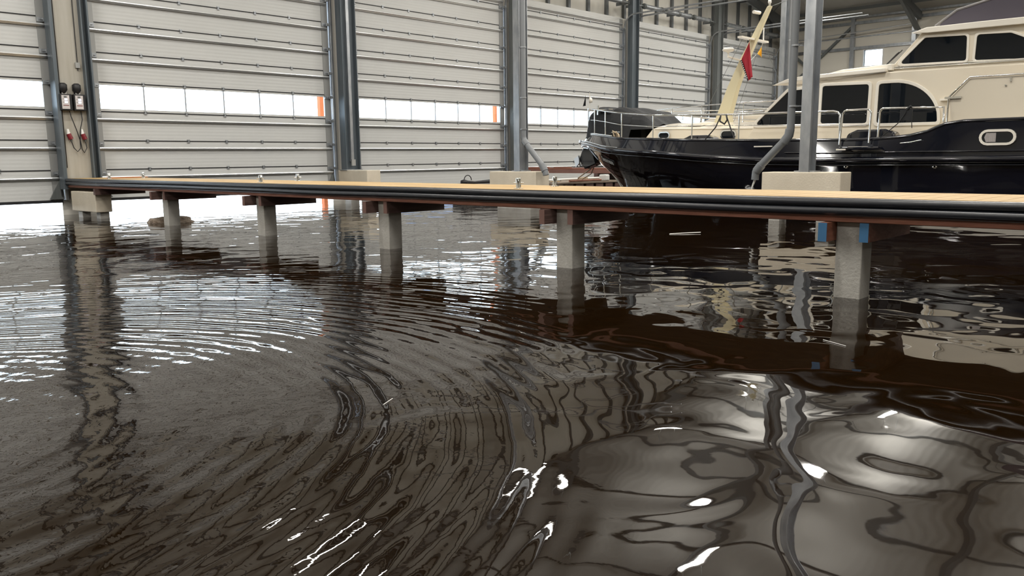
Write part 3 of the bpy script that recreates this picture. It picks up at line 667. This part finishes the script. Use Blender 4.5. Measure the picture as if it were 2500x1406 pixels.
# letters on the bow
def hull_text(txt, y, z, size):
    cu = bpy.data.curves.new('t', 'FONT'); cu.body = txt; cu.size = size; cu.extrude = .004; cu.offset = .003; cu.shear = .1; cu.space_character = 1.05
    t = bpy.data.objects.new('t', cu); C.objects.link(t); dg = bpy.context.evaluated_depsgraph_get(); dg.update()
    me = bpy.data.meshes.new_from_object(t.evaluated_get(dg)); m = MB(); vs = []
    for v in me.vertices:
        yy = y-v.co.x; zz = z+v.co.y-.22*v.co.x
        bb = hull_b(yy, zz)
        vs.append((XC-bb-.012-v.co.z, yy, zz))
    m.add(vs, [tuple(p.vertices) for p in me.polygons])
    C.objects.unlink(t); bpy.data.objects.remove(t); o = m.build('hull_lettering', MAT['steel_text'], boat); return o
hull_text('Seaman', 10.74, .925, .145)
rows = []
for t_ in (0, .5, 1):
    rows.append([(XC-hull_b(y_, z_)-.012, y_, z_) for y_ in [7.5-k*.25 for k in range(43)] for z_ in [-.06+t_*(.06+lerp_table([(7.5, .02), (5, .06), (2.7, .20), (-3, .30)], y_))]])
MB().grid(rows).build('boot_stripe', MAT['creamlight'], boat)
# cabin, roof, wheelhouse
def cambered(prof, x0, x1, camber, zmin, n=8, inset=0):
    """side profile (y,z) extruded across the boat, points above zmin rise towards the centre"""
    m = MB(); rows = []
    for k in range(n+1):
        t = k/n; x = x0+(x1-x0)*t; c = camber*(1-(2*t-1)**2)
        rows.append([(x, y, z+(c if z > zmin else 0)) for y, z in prof])
    N_ = len(prof); v = [q for r in rows for q in r]; f = [tuple(range(N_)), tuple(reversed(range(n*N_, (n+1)*N_)))]
    for k in range(n):
        for i in range(N_): j = (i+1) % N_; f.append((k*N_+i, k*N_+j, (k+1)*N_+j, (k+1)*N_+i))
    return m.add(v, f)
cambered(rounded([(9.75, 1.18), (9.40, 1.555), (7.05, 1.50), (7.05, 1.18)], [0, .12, 0, 0]), XC-1.12, XC+1.12, .13, 1.3).build('coachroof', MAT['cream'], boat, bevel=.02)
m = MB().tube([(XC-1.13, 9.36, 1.54), (XC-1.13, 7.1, 1.485)], .012, 6); m.build('coachroof_edge', MAT['creamlight'], boat)
cambered([(7.34, 1.15), (7.14, 1.50), (6.47, 2.19), (4.85, 2.30), (-.8, 2.24), (-.8, 1.15)], XC-1.3, XC+1.3, .05, 1.6).build('cabin_side', MAT['cream'], boat, bevel=.015)
cambered([(6.78, 2.205), (6.50, 2.30), (6.2, 2.335), (4.86, 2.36), (4.86, 2.30), (6.1, 2.27), (6.5, 2.235)], XC-1.38, XC+1.38, .05, 2.0).build('cabin_roof', MAT['creamlight'], boat, bevel=.008)
cambered([(5.95, 2.33), (5.6, 2.40), (4.80, 2.43), (4.80, 2.33)], XC-1.25, XC+1.25, .04, 2.35).build('roof_hatch_hood', MAT['creamlight'], boat, bevel=.01)
cambered([(4.88, 2.30), (4.84, 2.40), (4.42, 2.88), (.2, 2.82), (.2, 2.2)], XC-1.12, XC+1.12, .04, 2.5).build('wheelhouse', MAT['cream'], boat, bevel=.012)
cambered([(4.55, 2.88), (4.33, 2.945), (3.6, 2.95), (0, 2.93), (0, 2.82), (4.3, 2.86)], XC-1.22, XC+1.22, .04, 2.7).build('wheelhouse_roof', MAT['creamlight'], boat, bevel=.01)
cambered(rounded([(4.27, 2.93), (3.95, 3.17), (3.45, 3.28), (2.5, 3.36), (.4, 3.3), (.3, 2.93)], .1), XC-1.05, XC+1.05, .12, 3.0).build('canvas_canopy', MAT['canopy'], boat)
MB().tube([(4.2 and XC-1.05, 4.25, 2.97), (XC-1.05, 3.95, 3.18), (XC-1.05, 3.45, 3.29), (XC-1.05, 2.5, 3.37)], .018, 8).build('canopy_piping', MAT['canopy_edge'], boat)
MB().tube([(XC-1.14, 4.9, 2.36), (XC-1.14, 2.0, 2.33)], .012, 6).tube([(XC-1.135, 4.86, 2.385), (XC-1.135, 2, 2.355)], .008, 6).build('grab_rail', MAT['chrome'], boat)
MB().prism([(4.87, 1.6), (4.87, 1.78), (4.0, 1.82), (3.78, 1.82), (3.78, 1.80), (4.0, 1.79)], 'x', XC-1.31, XC-1.30) if False else None
MB().box(XC-1.36, XC-1.29, 2.7, 4.02, 1.80, 1.83).build('cabin_ledge', MAT['creamlight'], boat)
def win(name, poly, x, rad, fr=.05, proud=.022):
    pin = rounded(poly, rad); pout = rounded(offset(poly, fr), [q+fr*.6 for q in rad] if isinstance(rad, list) else rad+fr*.6)
    f_ = MB().ring(pout, pin, 'x', x-proud, x+.02).build(name, MAT['creamlight'], boat, bevel=.006)
    g = MB().prism(pin, 'x', x-.004, x+.01).build('window_glass', MAT['glass'], f_); return f_
xs = XC-1.3; xw = XC-1.12
win('cabin_window', [(7.12, 1.53), (6.49, 2.10), (5.99, 2.12), (6.00, 1.525)], xs, [.05, .10, .04, .04])
win('cabin_window', [(5.90, 1.52), (5.89, 2.145), (5.12, 2.125), (5.13, 1.50)], xs, .05)
win('cabin_window', [(4.97, 1.49), (4.96, 2.12)]+[(4.73-.68*math.sin(math.radians(a)), 1.50+.62*math.cos(math.radians(a))) for a in range(0, 79, 6)]+[(4.05, 1.485)], xs, [.05, .05]+[.05]*14+[.03])
win('wheelhouse_window', [(4.73, 2.425), (4.36, 2.80), (3.76, 2.775), (3.75, 2.40)], xw, [.04, .06, .05, .04], .035)
win('wheelhouse_window', [(3.63, 2.395), (3.62, 2.77), (3.17, 2.75), (2.98, 2.66), (2.80, 2.36)], xw, [.04, .05, .1, .1, .04], .035)
# front screens
for k in range(3):
    xa = XC-1.2+k*.82; m = MB()
    def P(t, x): return (x, 7.155+(6.475-7.155)*t, 1.505+(2.195-1.505)*t+.012)
    q = [P(.14, xa), P(.14, xa+.74), P(.86, xa+.74), P(.86, xa)]
    q2 = [(a_, b_+.02, c_+.02) for a_, b_, c_ in q]; m.add(q+q2, [(0, 1, 2, 3), (4, 7, 6, 5), (0, 4, 5, 1), (1, 5, 6, 2), (2, 6, 7, 3), (3, 7, 4, 0)]); m.build('windscreen', MAT['glass'], boat)
MB().tube([(XC-1.0, 4.99, 2.43), (XC-1.0, 4.82, 2.60), (XC-1.0, 4.78, 2.63)], .010, 6).bar((XC-1.0, 4.95, 2.46), (XC-.98, 4.74, 2.66), .02, .012).lathe((XC-1.0, 5.0, 2.41), [(0, 0), (.03, 0), (.03, .04), (0, .04)], 10).build('wiper', MAT['black'], boat)
def stadium(cy, cz, w_, h_, n=8):
    r_ = h_/2; pts = []
    for k in range(n+1): a_ = -PI/2+PI*k/n; pts.append((cy+w_/2-r_+r_*math.cos(a_), cz+r_*math.sin(a_)))
    for k in range(n+1): a_ = PI/2+PI*k/n; pts.append((cy-w_/2+r_+r_*math.cos(a_), cz+r_*math.sin(a_)))
    return pts
def port(cy, cz, w_, h_, x, fr, m_='creamlight', curt=False):
    f_ = MB().ring(stadium(cy, cz, w_+2*fr, h_+2*fr), stadium(cy, cz, w_, h_), 'x', x-.02, x+.02).build('porthole', MAT[m_], boat)
    MB().prism(stadium(cy, cz, w_, h_), 'x', x-.006, x+.01).build('porthole_glass', MAT['glass'], f_)
    if curt: MB().prism([(cy+.02, cz-h_*.42), (cy+w_*.36, cz-h_*.42), (cy+w_*.42, cz), (cy+w_*.36, cz+h_*.42), (cy+.02, cz+h_*.42)], 'x', x-.0085, x-.006).build('curtain', MAT['curtain'], f_)
port(9.13, 1.405, .22, .10, XC-1.14, .024, 'chrome'); port(7.72, 1.385, .28, .13, XC-1.14, .026, 'chrome')
port(3.04, 1.215, .40, .155, XC-2.0, .035, curt=True)
# black ventilation humps on the side deck
for y0, y1, hgt in ((7.62, 8.36, .115), (4.46, 5.30, .125)):
    pr = rounded([(y0, 1.15), (y0+.06, 1.27+hgt*.5), (y0+.2, 1.26+hgt), (y1-.2, 1.26+hgt), (y1-.05, 1.27+hgt*.4), (y1, 1.15)], .08)
    MB().prism(pr, 'x', XC-1.80, XC-1.55).build('deck_vent', MAT['hull'], boat, bevel=.03)
# wing panel of the aft deck with its rail
MB().prism([(3.74, 1.40), (3.78, 1.80), (3.52, 2.08), (.5, 2.06), (.5, 1.40)], 'x', XC-1.72, XC-1.69).build('side_panel', MAT['cream'], boat)
MB().tube([(XC-1.74, 3.79, 1.40), (XC-1.74, 3.79, 1.82), (XC-1.74, 3.52, 2.10), (XC-1.74, .5, 2.08)], .014, 8).build('wing_rail', MAT['chrome'], boat)
MB().box(XC-1.76, XC-1.72, 3.62, 3.84, 1.80, 1.83).build('rail_fitting', MAT['chrome'], boat)
MB().box(XC-1.745, XC-1.72, 2.98, 3.0, 2.0, 2.06).build('rail_fitting', MAT['chrome'], boat)
MB().lathe((XC-1.73, 3.05, 1.95), [(0, -.01), (.013, -.01), (.013, .01), (0, .01)], 8, 'x').build('rail_fitting', MAT['chrome'], boat)
# handrails
RT = [(12, 2.09), (11.6, 2.07), (11.02, 2.01), (10.49, 1.935), (9.88, 1.86), (8.96, 1.775), (8.05, 1.74), (7.11, 1.71), (6.17, 1.70), (5.3, 1.69)]
for sg, nm in ((-1, 'bow_rail'), (1, 'bow_rail')):
    m = MB(); pts = edge_curve(RT, .1, TIP-.1, 0, 60, 5.45, sg=sg)
    pts += [(XC+sg*1.9, 5.38, 1.675), (XC+sg*1.9, 5.34, 1.63), (XC+sg*1.9, 5.33, 1.25)]
    m.tube(pts, .016, 8)
    MR = [(12, 1.84), (11.0, 1.78), (10.49, 1.72), (9.88, 1.63), (8.96, 1.56), (8.05, 1.54), (7.1, 1.52), (5.3, 1.46)]
    m.tube(edge_curve(MR, .1, TIP-.1, 0, 60, 5.34, sg=sg), .009, 6)
    for y in (11.75, 11.02, 10.49, 9.88, 8.96, 8.05, 7.11, 6.2):
        x_ = XC+sg*bd(y, TIP-.1, .1); m.tube([(x_, y, lerp_table(SHEER, y)), (x_, y, lerp_table(RT, y))], .013, 8)
    m.build(nm, MAT['chrome'], boat)
for sg in (-1, 1):
    x_ = XC+sg*1.9
    pts = rounded([(4.73, 1.25), (4.715, 1.70), (3.80, 1.675), (3.79, 1.45)], [.0, .07, .0, 0])
    MB().tube([(x_, a_, b_) for a_, b_ in pts], .016, 8).build('side_rail', MAT['chrome'], boat)
pts = rounded([(5.28, 1.15), (5.25, 1.69), (4.81, 1.69), (4.82, 1.17)], [0, .08, .08, 0])
m = MB().tube([(XC-2.02+.03*(b_-1.2), a_, b_) for a_, b_ in pts], .015, 8).tube([(XC-2.0, 5.26, 1.44), (XC-2.0, 4.82, 1.45)], .009, 6)
m.build('boarding_gate', MAT['chrome'], boat)
MB().box(XC-2.16, XC-2.0, 4.62, 5.24, 1.075, 1.11).build('boarding_step', MAT['hull'], boat, bevel=.01)
MB().box(XC-2.17, XC-2.02, 5.12, 5.27, 1.06, 1.085).box(XC-2.12, XC-2.08, 4.8, 5.1, 1.112, 1.118).build('step_tread', MAT['creamlight'], boat)
# cleats, hull fittings
def cleat(x, y, z): MB().bar((x, y+.11, z+.09), (x, y-.11, z+.09), .03, .02).box(x-.015, x+.015, y+.03, y+.055, z, z+.085).box(x-.015, x+.015, y-.055, y-.03, z, z+.085).build('deck_cleat', MAT['chrome'], boat)
cleat(14.45, 10.45, 1.42); cleat(13.55, 5.85, 1.25)
MB().box(XC-2.03, XC-2.0, 6.42, 6.75, 1.135, 1.155).build('scuff_bar', MAT['creamlight'], boat)
for y in (5.16, 3.84): MB().lathe((XC-1.985, y, .80), [(.016, -.03), (.032, -.03), (.034, .01), (.016, .01), (.016, -.03)], 12, 'x').build('drain_outlet', MAT['chrome'], boat)
MB().tube([(XC-2.02, y_, z_) for y_, z_ in ((4.05, 1.20), (4.2, 1.17), (4.35, 1.155))], .008, 6).build('chrome_bow_trim', MAT['chrome'], boat)
MB().tube([(XC-1.95, 5.85+.05*math.sin(k*2.1), 1.20+.05*math.cos(k*1.3)+.02*(k % 3)) for k in range(26)], .014, 6).build('fender_line', MAT['black'], boat)
# folding mast
def mast_sec(p, w_, d_):
    return [(XC-w_, p[0]+d_, p[1]), (XC+w_, p[0]+d_, p[1]), (XC+w_, p[0]-d_, p[1]), (XC-w_, p[0]-d_, p[1])]
mast = MB(); secs = [((8.46, 1.60), .10, .19), ((8.44, 1.78), .09, .14), ((8.25, 2.35), .07, .11), ((8.02, 2.88), .06, .085), ((7.86, 3.2), .05, .07), ((7.54, 3.82), .04, .04)]
vs = [q for s in secs for q in mast_sec(*s)]; fs = []
for i in range(len(secs)-1):
    for k in range(4): fs.append((i*4+k, i*4+(k+1) % 4, i*4+4+(k+1) % 4, i*4+4+k))
fs += [(0, 3, 2, 1), tuple(range(len(vs)-4, len(vs)))]
mo = mast.add(vs, fs).build('mast', mat('pale_yellow_mast_paint', (.62, .56, .38), .35), boat, bevel=.012)
MB().bar((XC-.55, 7.86, 3.23), (XC+.55, 7.86, 3.23), .10, .035).build('spreader', MAT['creamlight'], mo)
MB().lathe((XC-.45, 8.15, 2.90), [(0, 0), (.012, 0), (.012, .05), (.03, .08), (.10, .10), (.12, .125), (.09, .16), (0, .175)], 18).bar((XC-.5, 8.12, 2.89), (XC, 8.1, 2.85), .05, .02).build('antenna_dome', MAT['creamlight'], mo)
MB().tube([(XC-.05, 7.72, 3.71), (XC-.25, 7.75, 3.71)], .032, 10).build('horn', MAT['creamlight'], mo)
MB().lathe((XC, 7.55, 3.82), [(0, 0), (.02, 0), (.02, .05), (.035, .06), (.03, .11), (0, .12)], 12).build('anchor_light', MAT['white'], mo)
MB().tube([(XC+.42, 7.86, 3.25), (XC+.42, 7.86, 3.5)], .012, 8).build('whip_antenna', MAT['white'], mo)
MB().tube([(XC, 7.57, 3.80), (XC, 6.8, 3.97), (XC, 5.0, 4.1)], .006, 5).tube([(XC-.45, 7.86, 3.2), (XC-.2, 8.9, 1.65)], .004, 5).tube([(XC+.45, 7.86, 3.2), (XC+.9, 7.3, 1.6)], .004, 5).tube([(XC+.3, 7.86, 3.2), (XC+.3, 8.4, 1.65)], .004, 5).build('stay_wire', MAT['steel_dark'], mo)
cambered([(8.95, 1.56), (8.9, 1.61), (8.4, 1.63), (8.4, 1.57)], XC-1.0, XC-.35, .03, 1.5).build('deck_hatch', MAT['creamlight'], boat, bevel=.008)

def flag(name, pts, mt, label, cat, band=None):
    """cloth hanging in soft folds: pts = corner list (y,z) top, front-low, aft-low at x"""
    e = None; m = MB(); top, low1, low2, x = pts; rows = []
    n = 14
    for i in range(n+1):
        t = i/n; row = []
        for k in range(n+1):
            s = k/n; a_ = Vector(top)*(1-t)+Vector(low1)*t; b_ = Vector(top)*(1-t)+Vector(low2)*t; q = a_*(1-s)+b_*s
            row.append((x+.022*t*math.sin(s*9+t*2), q.x, q.y))
        rows.append(row)
    m.grid(rows); o = m.build(name, mt, None, normals=False); sol = o.modifiers.new('thickness', 'SOLIDIFY'); sol.thickness = .003
    tag(o, label, cat); return o
xf = XC-.22
rf_ = MB(); n = 16; rows = []
A, B_, D_, E_ = Vector((7.83, 3.17)), Vector((8.00, 2.83)), Vector((7.83, 2.42)), Vector((7.75, 2.50))
for i in range(n+1):
    t = i/n; l = A*(1-min(t/.35, 1))+B_*min(t/.35, 1) if t < .35 else B_*(1-(t-.35)/.65)+D_*((t-.35)/.65)
    r_ = A*(1-t)+E_*t
    rows.append([(xf+.02*math.sin(k/n*12+t*2)*t, (l*(1-k/n)+r_*(k/n)).x, (l*(1-k/n)+r_*(k/n)).y) for k in range(n+1)])
o = rf_.grid(rows).build('red_flag', MAT['red'], normals=False); o.modifiers.new('t', 'SOLIDIFY').thickness = .003; tag(o, 'dark red flag with a black lettered edge hanging from the raked mast', 'flag')
m = MB(); m.prism([(8.0, 2.83), (7.965, 2.83), (7.815, 2.455), (7.83, 2.42)], 'x', xf-.026, xf-.022); m.build('dark_edge_band', MAT['black'], o)
m = MB()
for k in range(9):
    t = .08+k*.1; cy = 7.985+(7.825-7.985)*t; cz = 2.83+(2.44-2.83)*t
    m.prism([(cy+.009, cz+.009), (cy-.007, cz+.012), (cy-.009, cz-.006), (cy+.004, cz-.010)], 'x', xf-.030, xf-.026)
m.build('edge_mark', MAT['white'], o)
MB().tube([(xf, 7.83, 3.17), (XC-.2, 7.85, 3.22)], .004, 5).build('halyard', MAT['black'], o)
o = flag('yellow_pennant', ((7.90, 3.14), (7.99, 3.02), (7.88, 2.92), XC+.43), MAT['yellow'], 'small yellow pennant hanging under the mast spreader right of the red flag', 'flag')
MB().tube([(XC+.43, 7.9, 3.14), (XC+.43, 7.87, 3.22)], .004, 5).tube([(XC+.43, 7.98, 3.02), (XC+.25, 8.05, 2.85)], .003, 5).build('halyard', MAT['white'], o)
o = flag('bow_pennant', ((11.42, 2.33), (11.50, 2.10), (11.40, 2.12), XC-.75), MAT['canvas'], 'tiny dark pennant on the jackstaff at the tip of the bow rail', 'flag')
MB().tube([(XC-.72, 11.33, 2.0), (XC-.72, 11.33, 2.40)], .008, 6).lathe((XC-.72, 11.30, 2.17), [(0, 0), (.04, .01), (.04, .08), (.02, .11), (0, .12)], 10).build('jackstaff', MAT['creamlight'], boat)

# black canvas cover over the gear on the foredeck
bm = bmesh.new(); bmesh.ops.create_grid(bm, x_segments=44, y_segments=24, size=1)
top = [(9.55, 1.58), (9.68, 1.70), (9.85, 1.86), (10.15, 1.95), (10.42, 1.975), (10.60, 1.99), (10.72, 1.93), (10.86, 1.98), (11.05, 2.03), (11.25, 2.02), (11.42, 1.93), (11.5, 1.45)]
for v in bm.verts:
    y = 10.53+v.co.x*.97; s = v.co.y
    uu = v.co.x; hw = (.74 if y < 10.7 else .60)*(1-.25*max(uu, 0)**4)
    z = lerp_table(top, y); sag = abs(s)**9
    fold = .025*math.sin(7*y+5*s)+.03*math.sin(13*s+4*y)*abs(s)+.03*abs(math.sin(4.2*y+2*s))
    zb = 1.40 if y > 10.1 else 1.55
    v.co = Vector((15.2+s*hw+fold*.4, y, zb+(z-zb+fold*(1-sag))*(1-sag)))
me = bpy.data.meshes.new('canvas_cover'); bm.to_mesh(me); bm.free(); me.materials.append(MAT['canvas'])
for p in me.polygons: p.use_smooth = False
o = bpy.data.objects.new('canvas_cover', me); C.objects.link(o); o.modifiers.new('t', 'SOLIDIFY').thickness = .01
tag(o, 'lumpy black canvas cover over gear on the foredeck inside the bow rail', 'cover')
MB().box(14.6, 14.75, 10.75, 11.1, 2.00, 2.02).box(14.62, 14.65, 11.05, 11.08, 1.9, 2.1).build('chrome_bracket', MAT['chrome'], o)
o = MB().tube([(14.03, 10.18, 1.40), (14.0, 10.2, 1.52), (14.05, 10.1, 1.45), (14.02, 10.05, 1.38), (14.08, 10.15, 1.42), (14.0, 10.12, 1.5)], .022, 6).build('mooring_line', MAT['rope']); tag(o, 'knot of pale rope tied at the third bow rail post', 'rope')
o = MB().tube([(13.46, 7.45, 1.70), (13.42, 7.44, 1.60), (13.44, 7.36, 1.55), (13.42, 7.30, 1.62), (13.46, 7.34, 1.71)], .016, 6).tube([(13.46, 7.45, 1.70), (13.42, 7.52, 1.50), (13.40, 7.72, 1.28)], .012, 6).tube([(13.46, 7.34, 1.70), (13.42, 7.22, 1.45), (13.40, 7.14, 1.29)], .012, 6).build('fender_rope', MAT['black']); tag(o, 'black rope knotted on the rail above the second cabin porthole', 'rope')
o = MB().box(13.44, 13.46, 4.22, 4.40, 1.50, 1.66).tube([(13.46, 4.3, 1.69), (13.43, 4.32, 1.6), (13.42, 4.42, 1.45), (13.40, 4.66, 1.24)], .007, 6).tube([(13.46, 4.24, 1.69), (13.43, 4.22, 1.5), (13.43, 4.21, 1.38)], .006, 6).tube([(13.44, 4.30, 1.66), (13.44, 4.24, 1.71)], .02, 6).build('black_pouch', MAT['canvas']); tag(o, 'black mesh pouch tied to the side rail in front of the curved window', 'pouch')

# ------------------------------------------------------------------ second boat behind
b2 = empty('cabin_cruiser', (21.4, 5, 0)); tag(b2, 'cream cabin cruiser glimpsed behind the coachroof of the navy yacht', 'boat')
XC_, XC = XC, 21.4
rows = []
for z, st, B, L_ in ((1.75, 14.2, 1.8, 4.5), (1.2, 13.8, 1.78, 5), (.5, 13.3, 1.7, 5.5), (-.2, 12.9, 1.5, 6)):
    l = [(XC-B*(1-(1-min((st-y)/L_, 1))**2)**.75, y, z) for y in [st-(k/40)**1.6*(st+1) for k in range(41)]]
    rows.append(l+[(2*XC-q[0], q[1], q[2]) for q in reversed(l)][0:])
MB().grid(rows).build('hull', MAT['cream'], b2)
MB().grid([[q for q in rows[0][:41]], [(2*XC-q[0], q[1], q[2]) for q in rows[0][:41]]], False).build('deck', MAT['cream'], b2)
cambered(rounded([(12.0, 1.7), (11.3, 1.98), (8.2, 2.05), (8.0, 2.02), (2, 2.05), (2, 1.7)], .06), XC-1.5, XC+1.5, .06, 1.8).build('cabin', MAT['cream'], b2, bevel=.02)
m = MB()
for sg in (-1, 1):
    m.tube([(XC+sg*bd(y, 14.1, .15, 1.8), y, 2.33) for y in [14.1-(k/30)**1.6*11 for k in range(31)]], .016, 8)
    m.tube([(XC+sg*bd(y, 14.1, .15, 1.8), y, 2.1) for y in [14.1-(k/30)**1.6*11 for k in range(31)]], .010, 6)
    for y in (13.8, 12.8, 11.6, 10.3, 9, 7.5, 6): m.tube([(XC+sg*bd(y, 14.1, .15, 1.8), y, 1.75), (XC+sg*bd(y, 14.1, .15, 1.8), y, 2.33)], .013, 6)
m.build('guard_rail', MAT['chrome'], b2)
MB().box(XC-1.1, XC-.7, 9.6, 9.9, 2.1, 2.2).box(XC-1.0, XC-.6, 9.0, 9.1, 2.1, 2.3).build('deck_fitting', MAT['creamlight'], b2)
XC = XC_

# ------------------------------------------------------------------ outside the doors
for k, x in enumerate((12.21, 18.56)):
    o = MB().box(x-.02, x+.10, 17.95, 18.07, -.5, 3.2).build('guide_post', MAT['orange']); tag(o, 'orange post outside at the right edge of the '+('first full door window strip' if k == 0 else 'second full door window strip'), 'post', 'orange posts outside the doors')
hm_ = MB(); rows = []
for k in range(41):
    x = 95+k*5; h = 6.4+1.8*math.sin(k*.5)+1.0*math.sin(k*1.3); rows.append([(x, 120, -1), (x, 121, h*.7), (x, 124, h)])
tag(hm_.grid(rows).build('hill', MAT['hill']), kind='structure')

# ------------------------------------------------------------------ strip lights under the roof
ld = bpy.data.lights.new('tube_light', 'AREA'); ld.shape = 'RECTANGLE'; ld.size = 1.5; ld.size_y = .22; ld.energy = LAMP_W; ld.color = (1, .965, .905)
first = None
names = {9.15: 'over the first boat berth', 15.3: 'over the navy yacht berth', 21.4: 'over the second boat berth', 27.3: 'over the far berth', 30.8: 'as added light for the far side wall', 2.9: 'over the camera berth', -4.5: 'beyond the camera'}
for x in (-4.5, 2.9, 9.15, 15.3, 21.4, 27.3, 30.8):
    for y, ny in ((13.4, 'near the doors'), (8.7, 'in the middle row'), (3.2, 'in the third row'), (-4.5, 'at the rear')):
        zl = min(roof_z(x)-(1.1 if x > 30 else 1.5), 7.5)
        if first is None:
            e = empty('strip_light', (x, y, zl))
            MB().box(x-.8, x+.8, y-.09, y+.09, zl+.03, zl+.10).build('housing', MAT['white'], e)
            MB().box(x-.77, x+.77, y-.07, y+.07, zl, zl+.03).build('diffuser', MAT['lamp'], e)
            MB().tube([(x-.5, y, zl+.1), (x-.5, y, zl+.8)], .005, 5).tube([(x+.5, y, zl+.1), (x+.5, y, zl+.8)], .005, 5).build('hanger', MAT['steel_dark'], e)
            l = bpy.data.objects.new('tube_light', ld); C.objects.link(l); l.parent = e; l.location = (0, 0, -.03); first = e
            ld2 = ld.copy(); ld2.energy = LAMP_W*.95; ld2.size = 1.6; ld2.size_y = .5; l2 = bpy.data.objects.new('added_uplight', ld2); C.objects.link(l2); l2.parent = e; l2.location = (0, 0, .13); l2.rotation_euler = (PI, 0, 0)  # second, upward light added to each fitting to brighten the ceiling
        else: e = copy_tree(first, (x, y, zl))
        if x < 5:                       # energy raised on the camera side to brighten the boat and blocks
            for c_ in e.children:
                if c_.type == 'LIGHT': c_.data = c_.data.copy(); c_.data.energy = LAMP_W*(2.45 if 'up' not in c_.name else 1.6)
        elif x > 30:  # row placed and strengthened only to brighten the far side wall
            for c_ in e.children:
                if c_.type == 'LIGHT' and 'up' not in c_.name: c_.data = c_.data.copy(); c_.data.energy = LAMP_W*1.6
        elif y == 13.4:
            for c_ in e.children:
                if c_.type == 'LIGHT' and 'up' not in c_.name: c_.data = c_.data.copy(); c_.data.energy = LAMP_W*.75
        tag(e, 'white LED strip light hanging %s, %s' % (names[x], ny), 'lamp', 'strip lights under the roof')
